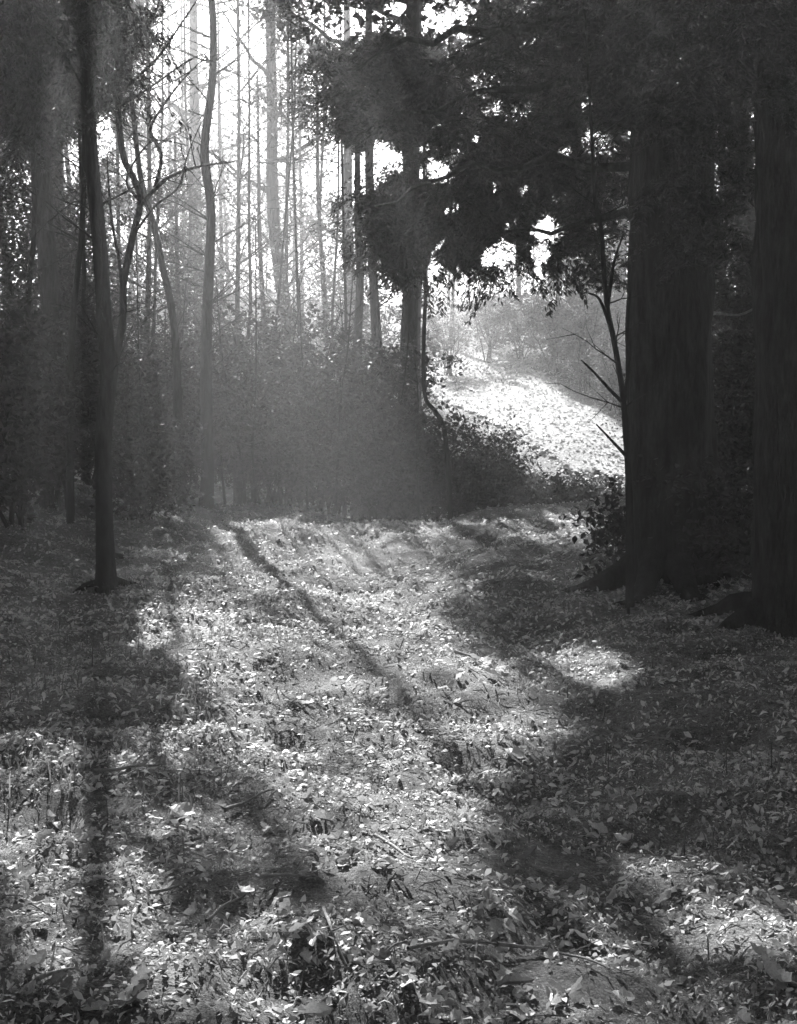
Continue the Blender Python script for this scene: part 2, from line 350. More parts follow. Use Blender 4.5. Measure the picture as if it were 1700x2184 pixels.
# trees beside and over the clearing, mostly cut by the frame
for x, y, r, lab in ((-4.9, 11.5, .2, 'grey trunk among the shrubs at the far left, beside the slim bent trunk'), (-7.6, 21, .2, 'thick dim trunk in the shrubs at the left'), (3.6, 17.5, .2, 'dark trunk seen in the gap between the two big right trunks'),
                   (5.6, 21, .25, 'trunk behind the tree at the right edge'), (-8, 31, .25, 'far trunk at the left beyond the shrubs'), (8.5, 30, .25, 'far trunk right of the sunlit slope'), (-2.8, 33, .2, 'pale hazy trunk beyond the thin young tree'), (-.6, 29, .12, 'hazy trunk above the dark thicket at the middle')):
    tree('forest_tree', lab, (x, y, 0), [(x + .1, y, 2.5), (x - .05 + R.normal() * .2, y, 6)], r, r * .5, 14, flare=1.3)
for x, y in ((-5.5, 4), (5.5, 6.5), (-3.5, -6), (4, -4), (0.5, -11), (10, 3), (-10, 2), (-1.5, 44), (-10, 14), (9, 14), (-6, 40), (7, 42)):
    tree('forest_tree', 'tall forest tree bearing the added shade canopy over the path', (x, y, 0), [(x, y, 3), (x + R.normal() * .2, y, 7)], .22, .1, 15, group='canopy trees')
CAN = list(TREES)

for u, Y, lab in ((180, 19, 'thin twiggy stem just left of the forked tree'), (320, 24, 'thin twiggy stem between the forked tree and the tall thin young tree'), (520, 23, 'first thin twiggy stem right of the tall thin young tree'), (575, 26, 'second thin twiggy stem right of the tall thin young tree'),
                  (640, 24, 'thin twiggy stem left of the middle thicket trunks'), (700, 29, 'hazy twiggy stem rising over the middle thicket'), (820, 27, 'twiggy stem just left of the straight grey trunk'), (50, 15, 'thin bare stem near the left edge with dense dead twigs'), (150, 14, 'thin bare stem between the dim grey trunk and the slim bent trunk'), (735, 24, 'thin dark stem standing among the middle thicket trunks')):
    l_ = R.normal() * 25; t = tree('twiggy_tree', lab, at(u, 1080, Y), [at(u + l_ * k / 3 + R.normal() * 5, v, Y) for k, v in enumerate((880, 680, 480, 250))], .045, .014, 8.5, flare=1.1, n=24, seg=6, kind='tree')
    twigs(t, R.uniform(.8, 8, 30), R.uniform(.4, 1.5, 30), .010)
for u, Y, lab in ((310, 25, 'bare branchy tree behind the forked tree, its crown a net of fine branches'), (505, 27, 'bare branchy tree right of the tall thin young tree, crown spreading over the bright sky'), (610, 31, 'hazy bare branchy tree at the middle of the bright haze'),
                  (395, 33, 'farthest bare branchy tree, right behind the tall thin young tree'), (690, 36, 'hazy bare branchy tree at the left end of the hanging boughs')):
    t = tree('branchy_tree', lab, at(u, 1080, Y), [at(u + R.normal() * 6, v, Y) for v in (880, 680, 480, 250)], .07, .02, 13, flare=1.1, n=30, seg=7)
    twigs(t, R.uniform(3.0, 12, 34), R.uniform(.9, 3.0, 34), .017, droop=-.15, name='branch', sub=(5, 10))
twigs(S1, R.uniform(1.2, 4.3, 16), R.uniform(.25, .7, 16), .007, sub=(2, 5))
for k, u in enumerate((300, 345, 480, 545, 600, 655, 715, 780, 835, 895)):
    Y = 19 + (k * 37 % 10) * .22; l_ = R.normal() * 22
    t = tree('thicket_sapling', 'thin bare sapling standing in front of the dark thicket on the crest', at(u, 1080, Y), [at(u + l_ * q + R.normal() * 5, v, Y) for q, v in enumerate((960, 850, 740))], .022, .007, R.uniform(2.6, 4.2), group='bare saplings in the thicket', flare=1.1, n=18, seg=6, kind='sapling')
    twigs(t, R.uniform(.1, 3.2, 9), R.uniform(.2, .8, 9), .007, sub=(2, 4))
# surface roots at the feet of the near trunks
for t, k, L, rr in ((R1, 7, .9, .13), (R2, 6, .7, .10), (L1, 4, .32, .035), (L2, 3, .3, .03), (S1, 3, .25, .02)):
    for q in range(k):
        th = q / k * 6.28 + R.rand() * .6; s_ = np.linspace(0, 1, 9); b_ = t['base']; r0_ = t['rad'][1] * .55
        x_ = b_[0] + np.cos(th + .3 * s_) * (r0_ + L * s_); y_ = b_[1] + np.sin(th + .3 * s_) * (r0_ + L * s_)
        P = np.stack([x_, y_, ground_z(x_, y_) + rr * 1.9 * (1 - s_) ** 2 - rr * .5 * s_], -1)
        V, f = tube(P, rr * (1 - .75 * s_), 8, .25, q); put('surface_root', mesh_np('surface_root', V, f, M[t['bark']], True), t['root'])
# ---- foliage
def spray(C, r, n, drp=.35, jit=.045):
    """n leaf places on drooping twigs around each centre"""
    C = np.repeat(C, n, 0); m = len(C); tw = R.randint(0, 7, m); key = (np.arange(m) // n) * 7 + tw
    D = R.normal(size=(key.max() + 1, 3)); D[:, 2] *= .45; D /= np.linalg.norm(D, axis=1)[:, None]
    d = D[key]; t = R.rand(m) ** .7; rr = np.repeat(r, n) if np.ndim(r) else r
    P = C + d * (t * rr)[:, None]; P[:, 2] -= drp * t * t * rr
    return P + R.normal(size=(m, 3)) * jit
def fronds(C, r, n, droop, size):
    # drooping conifer boughs: needles set along side shoots of each hanging frond
    k = len(C); th = R.rand(k) * 6.283; D = np.stack([np.cos(th), np.sin(th), -.15 - .3 * R.rand(k)], -1); S = np.stack([-np.sin(th), np.cos(th), 0 * th], -1)
    L = r * R.uniform(.6, 1.4, k); i = np.repeat(np.arange(k), n); m = len(i)
    t = R.rand(m); sh = (np.floor(t * 11) + .5) / 11; sg = np.where(R.rand(m) < .5, -1., 1.); q = R.rand(m) * (1.05 - sh) * .5
    P = C[i] + D[i] * (sh * L[i])[:, None] + S[i] * (sg * q * L[i])[:, None] + D[i] * (q * .5 * L[i])[:, None]
    P[:, 2] -= droop * (sh ** 2 * .7 + q ** 1.3 * 1.1) * L[i]
    ax = (D[i] * .6 + S[i] * (sg * 1.0)[:, None]) * 1.6; ax[:, 2] -= droop * (.6 + 1.2 * q + .8 * sh) * 1.3
    return P + R.normal(size=(m, 3)) * .018 * size / .07, ax + R.normal(size=(m, 3)) * .35
def give(P, trees, size, crown=None):
    B = np.array([[t['P'][int(len(t['P']) * .7)][0], t['P'][int(len(t['P']) * .7)][1]] for t in trees])
    d = ((P[:, None, :2] - B[None]) ** 2).sum(-1); k = d.argmin(1)
    for q, t in enumerate(trees):
        if (k == q).any(): t['leaf'].append((P[k == q], size))
# (a) unseen canopy added above the frame to shade ground around the light patches
n = 17000
C = np.stack([R.uniform(-13, 14, n), R.uniform(-14, 40, n), R.uniform(6.0, 13.5, n)], -1)
e = (C[:, 2] - CAM_Z) / np.maximum(C[:, 1], .5); C = C[e > .30 - .03]
P = spray(C, .75, 34, .3, .1); P = P[keep(P)]
give(P, [t for t in TREES if t['P'][-1][2] > 9 and t not in (L2, L3, L4, C3)], .14)
# unseen boughs added to keep the right side and left verge in shade
uu = np.r_[R.uniform(1360, 1950, 170), R.uniform(1050, 1340, 20), R.uniform(-250, 290, 70)]; vv = np.r_[R.uniform(1180, 1800, 170), R.uniform(1180, 1340, 20), R.uniform(1150, 1500, 70)]
G = hit(uu, vv); C = np.repeat(G, 9, 0); h_ = R.uniform(6.2, 11.5, len(C)); C = C + SUN[None] * (h_ / SUN[2])[:, None] + R.normal(size=C.shape) * .35
P = spray(C, .7, 34, .3, .1); u, v, _ = proj(P); P = P[v < -20]; P = P[keep(P)]
give(P, [t for t in TREES if t['P'][-1][2] > 9 and t not in (L2, L3, L4, C3)], .14)
# (b) hanging boughs seen in the picture: photo centre, half sizes, depth, spread, sprays, leaf size
BOUGHS = [  # tree, photo centre, half sizes, depth, spread, fronds, length, droop
    (R1, 990, 190, 300, 95, 14.5, 1.2, 95, .5, .4), (R1, 1180, 170, 190, 170, 13, 1., 130, .5, .4), (R1, 800, 210, 150, 80, 18, .8, 110, .55, .4),
    (R1, 740, 250, 80, 40, 18.5, .6, 34, .5, .5), (R1, 1050, 330, 190, 60, 14.5, .9, 90, .5, .5),
    (R1, 900, 440, 140, 95, 15.9, .6, 130, .5, .6), (R1, 860, 520, 90, 50, 15.9, .5, 50, .45, .7), (R1, 950, 470, 180, 85, 15.7, .7, 150, .5, .6), (R1, 1130, 430, 150, 120, 15.2, .9, 150, .5, .6), (R1, 1290, 60, 120, 140, 11.5, .6, 90, .45, .4), (R1, 1290, 330, 50, 130, 14, .8, 30, .4, .5),
    (R1, 760, 110, 120, 60, 18.5, 1, 40, .55, .4), (R1, 870, 555, 90, 30, 15.8, .5, 20, .4, .8),
    (R1, 1000, 565, 200, 35, 15.5, .6, 34, .4, 1.3), (R1, 900, 360, 110, 40, 16, .6, 30, .5, .9),
    (M1, 980, 190, 330, 120, 31, 2., 300, 1.2, .4), (M1, 1180, 180, 180, 190, 32, 2., 200, 1.2, .4), (M1, 840, 180, 170, 110, 32, 2., 130, 1.2, .4), (M1, 960, 450, 200, 95, 30, 1.5, 90, 1.1, .5), (M1, 1150, 400, 130, 100, 31, 1.5, 60, 1.1, .5),
    (M1, 740, 230, 90, 60, 33, 2., 26, 1.2, .4),
    (F1, 80, 60, 200, 110, 15.5, 1.3, 200, .6, .8), (F1, 235, 110, 70, 110, 15, 1., 90, .55, .8), (F1, 60, 200, 120, 90, 16, 1.2, 70, .6, .9),
    (L1, 90, 50, 190, 110, 9.3, .8, 190, .42, .9), (L1, 210, 90, 100, 100, 9.8, .7, 100, .42, .9), (L1, 60, 170, 120, 80, 9.8, .6, 70, .42, 1.), (L1, 290, 40, 60, 50, 10.5, .5, 22, .4, .8),
    (R2, 1590, 60, 190, 200, 8.6, .8, 150, .4, .5), (R2, 1530, 300, 130, 260, 10.5, .9, 170, .45, .5), (R2, 1570, 600, 100, 260, 14, 1., 150, .6, .5), (R2, 1440, 40, 170, 130, 10.5, .6, 90, .45, .5), (R2, 1360, 150, 60, 140, 10.8, .5, 50, .4, .5),
    (L3, 560, 40, 160, 80, 22, 1., 20, .6, .5), (L2, 330, 250, 160, 200, 13, .8, 8, .35, .6), (S1, 1290, 400, 60, 200, 14.5, .8, 24, .45, .6)]
for t, u, v, du, dv, Y, dY, ns, fr, dr in BOUGHS:
    a = R.uniform(-1, 1, (ns, 2)); q = np.sqrt((a ** 2).sum(1)); a = a / np.maximum(q, 1)[:, None]
    C = at(u + a[:, 0] * du, v + a[:, 1] * dv - 18, Y + R.uniform(-dY, dY, ns)); sz = .062 * (Y / 12) ** .9
    P, ax = fronds(C, fr, 150, dr, sz); ok = keep(P, lit_k=.9)
    V, f = leaves(P[ok], sz * R.uniform(.6, 1.35, ok.sum()), .26, .3, 0, .1, ax[ok]); t.setdefault('need', []).append((V, f))
for t, z0, u, v, Y, r in ((R1, 4.3, 760, 150, 12.8, .07), (R1, 3.9, 820, 260, 13, .055), (R1, 3.3, 800, 440, 13.5, .05), (R1, 4.6, 1000, 100, 12, .06), (R1, 2.9, 1000, 560, 13.6, .035),
                          (L1, 4.2, 20, 200, 9.3, .03), (L1, 4.3, -60, 60, 9.3, .03), (R2, 3.2, 1480, 250, 10, .04), (R2, 3.0, 1540, 80, 9, .05)):
    limb(t, z0, at(u, v, Y), r, .08, 12)
# canopy limbs
for t in CAN:
    if t['P'][-1][2] > 9:
        for q in range(5):
            th = R.rand() * 6.28; z = R.uniform(6.5, 11); b_ = t['base']
            end = np.array([b_[0] + 2.4 * math.cos(th), b_[1] + 2.4 * math.sin(th), z + 1.5])
            if (end[2] - CAM_Z) / max(end[1], 1) > .3 or b_[1] > 28: limb(t, z, end, .06, -.04, 7)
# small trees with low crowns standing between the thicket and the far forest
for k, (u, Y, h, w, ns, lab) in enumerate([
    (560, 30, 9, 1.6, 190, 'pale feathery tree left of the middle, behind the thin young tree'), (690, 33, 10, 1.7, 200, 'hazy leafy tree rising left of the straight grey trunks'),
    (800, 36, 8, 1.7, 190, 'hazy leafy tree behind the straight grey trunks'), (380, 27, 7.5, 1.5, 200, 'hazy leafy tree behind the forked tree'),
    (140, 24, 9, 1.8, 260, 'dim leafy tree behind the grey trunk at the far left'), (20, 20, 8, 1.6, 240, 'dim leafy tree at the left edge behind the shrubs'),
    (960, 50, 9, 2.2, 160, 'pale tree at the top of the sunlit slope'), (1180, 44, 9, 2.4, 190, 'hazy broad tree to the right above the sunlit slope'),
    (1285, 40, 8, 1.7, 220, 'dark leafy tree between the sunlit slope and the massive trunk'), (1540, 26, 9, 2, 300, 'dark leafy tree in the gap between the big right trunks'),
    (1640, 18, 7, 1.6, 260, 'dark leafy tree behind the tree at the right edge'), (640, 46, 12, 2.2, 200, 'very pale tall leafy tree in the bright haze left of the middle'),
    (470, 40, 12, 2., 200, 'very pale tall leafy tree behind the thin young tree'), (250, 36, 12, 2, 230, 'pale tall leafy tree behind the slim bent trunk'), (880, 60, 13, 3, 200, 'farthest pale tree in the gap above the sunlit slope')]):
    x = float(at(u, 900, Y)[0]); z0 = gz((x, Y))
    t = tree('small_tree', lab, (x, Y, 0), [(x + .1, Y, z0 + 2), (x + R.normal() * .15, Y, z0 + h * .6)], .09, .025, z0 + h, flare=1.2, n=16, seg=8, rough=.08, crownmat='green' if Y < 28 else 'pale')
    g = R.rand(ns) ** .75; ns = int(ns * 1.7); g = R.rand(ns) ** .75; th = R.rand(ns) * 6.28; rr = (.2 + w * g) * np.sqrt(R.rand(ns))
    C = np.stack([x + rr * np.cos(th), Y + rr * np.sin(th), z0 + h - g * h * .82], -1)
    P = spray(C, .6, 45, .7, .06); P = P[keep(P, 1, .85)]
    t['leaf'].append((P, .075 if Y < 30 else .11))
    for q in range(6): z = z0 + R.uniform(.3, .85) * h; th = R.rand() * 6.28; limb(t, z, (x + w * .8 * math.cos(th), Y + w * .8 * math.sin(th), z + .3), .025, .03, 6, seg=5)
# (c) far forest
FAR = []
for k in range(48):
    y = R.uniform(33, 88); x = R.uniform(-.42, .42) * y; u, v, _ = proj(np.array([x, y, 3.]))
    z0 = gz((x, y)); s = R.normal() * .02
    if abs(u - 1080) < 230 and y < 55 or (400 < u < 900 and y < 50): continue
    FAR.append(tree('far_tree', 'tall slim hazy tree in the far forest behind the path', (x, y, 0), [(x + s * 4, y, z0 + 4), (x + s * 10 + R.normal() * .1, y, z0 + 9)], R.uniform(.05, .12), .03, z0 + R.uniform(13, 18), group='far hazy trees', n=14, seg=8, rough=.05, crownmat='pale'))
for t in FAR:
    ns = 230; top = t['P'][-1][2]; h = R.rand(ns) ** .8; z = top - h * R.uniform(11, 15)
    rr = (.4 + 2.0 * h) * np.sqrt(R.rand(ns)); th = R.rand(ns) * 6.28
    C = np.stack([t['P'][-1][0] + rr * np.cos(th), t['P'][-1][1] + rr * np.sin(th), z], -1)
    P = spray(C, .8, 26, .5, .1); P = P[keep(P, 1., .8)]
    t['leaf'].append((P, .17))

# ------------------------------------------------------------------ shrubs of the thicket
SH = []
def shrub(u, Y, h, w, n, lab, grp=None, name='shrub', size=.06, cm='green', pr=1.):
    if 19 < Y < 27 and u < 900: h *= 1.25; n = int(n * 1.7)
    d = rays(u, 900); x = float(d[0] / d[1] * Y); z = gz((x, Y))
    root = _th(name, lab, 'shrub', (x, Y, z), grp)
    parts = []; cs = []
    for k in range(9):
        th = R.rand() * 6.28; tip = np.array([x + w * .75 * math.cos(th) * R.rand() ** .5, Y + w * .6 * math.sin(th), z + h * R.uniform(.6, 1)])
        s = np.linspace(0, 1, 8)[:, None]; a = np.array([x + R.normal() * .1, Y + R.normal() * .1, z - .05]); P = a + (tip - a) * s; P[:, 2] = a[2] + (tip[2] - a[2]) * s[:, 0] ** .8
        P[1:-1] += R.normal(size=(6, 3)) * .04
        parts.append(tube(P, .016 * (1 - .75 * s[:, 0]) * (h / 2), 5)); cs.append(P[2:])
    V, f = merge(parts); put('stem', mesh_np('stem', V, f, M['bark'], True), root)
    cs = np.concatenate(cs); C = cs[R.randint(len(cs), size=n)] + R.normal(size=(n, 3)) * [w * .22, w * .2, h * .08]
    C[:, 2] = np.maximum(C[:, 2], z + .1)
    P = spray(C, .28, 40, .4, .04); P = P[keep(P, .5 if 18.5 < Y else .9, .9 * pr)]
    V, f = leaves(P, size * R.uniform(.7, 1.3, len(P)), .55, .35, .2); put('foliage', mesh_np('foliage', V, f, M[cm]), root)
for k, (u, Y, h, w, n, lab) in enumerate([
    (330, 21, 2.6, 1.3, 150, 'dense dark shrub between the slim bent trunk and the thin young tree'),
    (520, 21.5, 2.7, 1.4, 170, 'tall dark shrub just right of the thin young tree'),
    (620, 22.5, 2.9, 1.4, 170, 'dense dark shrub at the left part of the middle thicket'),
    (700, 20.6, 2.3, 1.3, 260, 'shrub at the middle of the dark thicket behind the crest'),
    (790, 22, 2.5, 1.2, 150, 'shrub under the two trunks of the middle thicket'),
    (860, 20.5, 1.5, 1., 240, 'lower dark shrub left of the sunlit slope'),
    (1000, 20.5, 1.55, 1.1, 260, 'low rounded dark bush in front of the sunlit slope'),
    (1070, 21, 1.1, .8, 140, 'low dark growth at the foot of the sunlit slope'),
    (385, 20.5, 1.8, 1.1, 130, 'low shrub just left of the foot of the thin young tree'),
    (120, 15.5, 2.4, 1.2, 170, 'dense shrub at the far left behind the path edge'),
    (20, 13, 2.1, 1.1, 150, 'dark shrub cut by the left edge of the picture'),
    (200, 18.5, 2.8, 1.3, 150, 'dark shrub behind the slim bent trunk'),
    (300, 15.6, 1.1, .9, 90, 'low shrub right of the foot of the slim bent trunk'),
    (90, 20, 3.4, 1.5, 150, 'tall pale shrub behind the shrubs at the far left'),
    (1250, hb(1250, 838)[1], 2.6, 1.5, 130, 'grey shrub standing above the sunlit slope beside the bare sapling'),
    (1185, hb(1185, 800)[1], 2.8, 1.6, 130, 'hazy shrub at the top right of the sunlit slope'),
    (1300, 24.5, .5, .9, 40, 'low growth at the right foot of the sunlit slope'),
    (1110, hb(1110, 770)[1], 2.6, 1.5, 120, 'grey bush at the middle of the upper edge of the sunlit slope'),
    (1315, hb(1315, 885)[1], 2.4, 1.2, 120, 'dark bush closing the sunlit slope behind the twigs of the bare sapling'),
    (960, 44, 2.6, 1.8, 150, 'hazy bush at the top left of the sunlit slope'),
    (1010, 24, 1.4, 1.2, 240, 'mounded dark bush just behind the thin curving sapling'),
    (1090, 24, 1.1, 1.1, 200, 'mounded dark bush at the lower edge of the sunlit slope'),
    (1170, 24, .95, 1.0, 170, 'low dark bush at the lower edge of the sunlit slope'),
    (1255, 24, .75, 1.0, 150, 'lowest dark bush at the lower right edge of the sunlit slope'),
    (580, 19.6, 1.7, 1.2, 120, 'front dark bush on the left part of the crest, before the thicket'),
    (800, 19.8, 1.7, 1.2, 120, 'front dark bush on the middle of the crest, before the thicket'),
    (1120, 21.5, .8, .9, 130, 'low dark growth in the dip before the sunlit slope'),
    (930, 20.5, 1.3, .8, 110, 'dark bush at the right end of the thicket, touching the thin curving sapling'),
    (1440, 11.6, .55, .8, 90, 'low dark growth round the foot of the massive trunk'),
    (1590, 10.6, .9, .8, 110, 'low dark growth between the feet of the two big right trunks'),
    (1560, 13.5, 2.2, .9, 150, 'tall dark shrub filling the gap between the two big right trunks'),
    (1560, 21, 1.6, 1.3, 120, 'dark shrub in the gap between the big right trunks'),
    (1660, 15, 1.5, 1.0, 110, 'dark shrub low at the right edge of the picture'),
    (1480, 17, 1.2, .9, 90, 'dark shrub behind the massive trunk on the right'),
    (1040, 46, 3.2, 2.4, 190, 'pale hazy shrub beyond the sunlit slope'),
    (660, 29, 3.6, 2.0, 170, 'tall hazy shrub rising behind the middle thicket'),
    (440, 29, 3.8, 2.2, 170, 'tall hazy shrub behind the thin young tree'),
    (250, 28, 3.6, 2.0, 150, 'tall hazy shrub behind the slim bent trunk'),
    (780, 34, 3.2, 2.0, 130, 'hazy bush rising behind the trunks of the middle thicket')]):
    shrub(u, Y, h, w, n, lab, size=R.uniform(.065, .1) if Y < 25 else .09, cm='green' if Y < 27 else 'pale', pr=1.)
# far undergrowth, one mass
n = 2600; y = R.uniform(32, 95, n); x = R.uniform(-.5, .5, n) * y
u, v, _ = proj(np.stack([x, y, ground_z(x, y)], -1)); ok = ell(LIT, u, v) < .3
C = np.stack([x, y, ground_z(x, y) + R.rand(n) ** 1.6 * 2.2], -1)[ok]
P = spray(C, .8, 26, .3, .12); P = P[keep(P, .9, .6)]
V, f = leaves(P, .14 * R.uniform(.6, 1.3, len(P)), .55, .3, .2)
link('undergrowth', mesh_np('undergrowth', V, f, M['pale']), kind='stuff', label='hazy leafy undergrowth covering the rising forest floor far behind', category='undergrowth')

# unseen leaf mass added beside and behind the viewpoint to cut sky light
n = 5200; th = R.uniform(0, 6.283, n); d_ = R.uniform(8, 17, n); x = d_ * np.sin(th); y = d_ * np.cos(th) + 3
ok = np.abs(x) > .36 * np.maximum(y, 0) + 3.2 - np.minimum(y, 0) * 0
ok |= y < -4
x, y = x[ok], y[ok]; C = np.stack([x, y, ground_z(x, y) + 7.5 * R.rand(len(x)) ** 1.2], -1)
P = spray(C, .8, 26, .4, .12); P = P[keep(P)]; u, v, _ = proj(P); P = P[~((u > -40) & (u < 1740) & (P[:, 1] > 0))]
V, f = leaves(P, .17 * R.uniform(.6, 1.3, len(P)), .55, .3, .2)
link('shade_foliage', mesh_np('shade_foliage', V, f, M['green']), kind='stuff', label='unseen leaf mass added beside and behind the viewpoint to block sky light', category='undergrowth')
# crowns, with the added shade leaves
for t in TREES:
    Vs = []
    for P, s in t['leaf']:
        if len(P): Vs.append(leaves(P, s * R.uniform(.6, 1.35, len(P)), .55, .35, .25))
    if Vs or t.get('need'):
        V, f = merge(Vs + t.get('need', [])); put('crown', mesh_np('crown', V, f, M[t['cm']]), t['root'])

# ------------------------------------------------------------------ leaf litter
def on_ground(x, y, lift=0): return np.stack([x, y, ground_z(x, y) + lift], -1)
def norm_at(x, y, e=.03):
    a = (ground_z(x + e, y) - ground_z(x - e, y)) / (2 * e); b = (ground_z(x, y + e) - ground_z(x, y - e)) / (2 * e)
    n = np.stack([-a, -b, np.ones_like(a)], -1); return n / np.linalg.norm(n, axis=1)[:, None]
def litter(n, y0, y1, smin, smax, asp, tilt, seed):
    y = y0 + (y1 - y0) * R.rand(n); x = R.uniform(-.38, .38, n) * (y + 1)
    path = np.exp(-((x - .1) / 1.3) ** 2)
    cl = vn(x / .5, y / .5, seed) + .7 * vn(x / .13, y / .13, seed + 1)
    ok = R.rand(n) < np.clip(.75 - .25 * path + 1.3 * cl, .1, 1)
    x, y = x[ok], y[ok]; n = len(x); P = on_ground(x, y, R.uniform(.0, .022, n)); N = norm_at(x, y)
    N += R.normal(size=(n, 3)) * tilt; N /= np.linalg.norm(N, axis=1)[:, None]
    d = np.cross(N, R.normal(size=(n, 3))); d /= np.linalg.norm(d, axis=1)[:, None]; s = np.cross(N, d)
    size = (smin + (smax - smin) * R.rand(n) ** 2)[:, None] * (.75 + .25 * np.clip(P[:, 1:2] / 8, 0, 2)); w = size * asp * .5 * R.uniform(.6, 1.2, (n, 1)); c = R.normal(size=(n, 1)) * .22 * size
    # six points: base, two left, tip, two right; cupped
    V = np.stack([P - d * size * .5 + N * c, P - d * size * .1 + s * w + N * abs(c), P + d * size * .25 + s * w * .6 + N * abs(c) * .7, P + d * size * .5 - N * c * .3,
                  P + d * size * .25 - s * w * .6 + N * abs(c) * .7, P - d * size * .1 - s * w + N * abs(c)], 1).reshape(-1, 3)
    k = np.arange(n)[:, None] * 6
    return V, np.concatenate([k + [[0, 1, 5]], k + [[1, 2, 5]], k + [[2, 4, 5]], k + [[2, 3, 4]]], 1).reshape(-1, 3)
parts = [litter(42000, 2.3, 6, .012, .05, .5, .6, 41), litter(46000, 5, 11, .018, .058, .5, .6, 43), litter(40000, 9, 20, .025, .07, .5, .6, 45), litter(110000, 2.3, 9, .006, .022, .35, .8, 47), litter(50000, 8, 18, .012, .035, .4, .7, 48)]
def slivers(n, y0, y1, l0, l1, w):
    y = y0 + (y1 - y0) * R.rand(n); x = R.uniform(-.38, .38, n) * (y + 1); ok = R.rand(n) < np.clip(.5 + 1.5 * vn(x / .4, y / .4, 77), .1, 1); x, y = x[ok], y[ok]; n = len(x)
    P = on_ground(x, y, .012); N = norm_at(x, y) + R.normal(size=(n, 3)) * .25; d = np.cross(N, R.normal(size=(n, 3))); d /= np.linalg.norm(d, axis=1)[:, None]
    L = R.uniform(l0, l1, (n, 1)) * (.4 + .6 * R.rand(n, 1)); s_ = np.cross(N, d) * w * R.uniform(.5, 1.5, (n, 1)); m = P + np.array([0, 0, 1.]) * L * R.normal(size=(n, 1)) * .12; up = np.array([0, 0, 1.]) * w
    V = np.stack([P - d * L / 2 - s_, P - d * L / 2 + s_, P - d * L / 2 + up * 1.5, m - s_, m + s_, m + up * 1.5, P + d * L / 2], 1).reshape(-1, 3); k = np.arange(n)[:, None] * 7
    return V, np.concatenate([k + [q_] for q_ in ([0, 3, 5], [0, 5, 2], [2, 5, 4], [2, 4, 1], [3, 6, 5], [5, 6, 4])], 1).reshape(-1, 3)
V, f = merge([slivers(7000, 2.3, 7, .03, .16, .0022), slivers(6000, 6, 14, .05, .22, .0035)])
link('twig_debris', mesh_np('twig_debris', V, f, M['stick']), kind='stuff', label='broken twigs and bark slivers strewn through the leaf litter', category='twigs')
V, f = merge(parts)
link('leaf_litter', mesh_np('leaf_litter', V, f, M['litter']), kind='stuff', label='dry fallen leaves and crumbs carpeting the sunlit forest path', category='leaf litter')
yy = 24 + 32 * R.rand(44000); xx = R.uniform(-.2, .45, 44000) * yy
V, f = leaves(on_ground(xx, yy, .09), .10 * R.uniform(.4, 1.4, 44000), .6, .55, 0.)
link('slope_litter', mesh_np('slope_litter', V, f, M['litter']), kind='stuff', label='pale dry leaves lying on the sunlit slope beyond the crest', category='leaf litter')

# large single leaves, parts of the ground
def leaf_mesh(name, curl, roll, m, L=1., W=.5):
    V = []; f = []; n = 8
    for a in range(n + 1):
        t = a / n; w = W * .5 * math.sin(math.pi * min(1, t * .96 + .02)) ** .75 * (1.1 - .3 * t) * (1.18 if a % 2 else .78)
        th = (t - .5) * curl; y = (t - .5) * L * math.cos(th * .5); z = L * curl * .16 * (2 * t - 1) ** 2
        for s in (-1, 0, 1): V.append((s * w * math.cos(roll) + .1 * L * math.sin(t * 4 + curl * 3) , y + s * .03 * L * curl, z + s * w * .5 * math.sin(t * 5 + roll) + abs(s) * w * math.sin(roll)))
    for a in range(n):
        for s in (0, 1): b_ = a * 3 + s; f.append((b_, b_ + 1, b_ + 4, b_ + 3))
    return mesh_np(name, V, f, m, False)
LM = [leaf_mesh('leaf', c, r, m, 1, w) for c, r, m, w in ((.9, .3, M['leafl'], .5), (1.6, .7, M['leafl'], .55), (-.8, .4, M['leafl'], .42), (.4, .15, M['leafl'], .6), (1.2, .9, M['leafd'], .5), (.6, .5, M['leafd'], .45), (2.0, 1.0, M['leafl'], .6))]
cnt = 0
def one_leaf(x, y, s, rot, mesh, lift=.01):
    o = bpy.data.objects.new('leaf', mesh); COL.objects.link(o); o.parent = ground
    o.location = (x, y, gz((x, y)) + lift); o.scale = (s, s, s); o.rotation_euler = rot
for u, v, s, rot, k in ((1640, 2105, .12, (.5, .4, .9), 6), (1232, 2135, .085, (1.1, .3, .35), 0), (1095, 2115, .11, (.3, .9, -.9), 4), (1085, 1965, .10, (.2, .2, 1.2), 2), (1070, 1985, .10, (.3, .1, 1.35), 2),
                        (290, 2120, .10, (1.0, .2, .1), 1), (1190, 2130, .08, (.6, .5, 2), 5), (1270, 1775, .10, (.5, 0, 1.2), 3), (1300, 1925, .07, (1.2, .3, .2), 1), (1130, 1840, .09, (.8, .2, -.6), 4), (1030, 1420, .19, (.3, .2, 1.5), 3),
                        (1060, 1450, .17, (.2, .3, 1.4), 5), (640, 1500, .15, (.3, .1, 1.6), 3), (1090, 1620, .14, (.4, 0, 1.3), 3), (600, 1930, .08, (.3, 0, -.6), 2), (520, 1920, .08, (.2, .3, 1.0), 0), (380, 1740, .12, (.3, 0, 1.4), 3),
                        (590, 2030, .06, (.3, .3, .4), 1), (1320, 2140, .09, (.3, .1, 1.5), 3), (900, 2150, .09, (.4, .3, 1), 0), (1390, 2030, .06, (.4, .2, .6), 1), (200, 1790, .10, (.3, .5, .2), 2), (100, 1800, .10, (.4, .5, -.1), 2)):
    p = hb(u, v); one_leaf(p[0], p[1], s, rot, LM[k], .02)
q = 3.0 + 5 * R.rand(250) ** 1.4
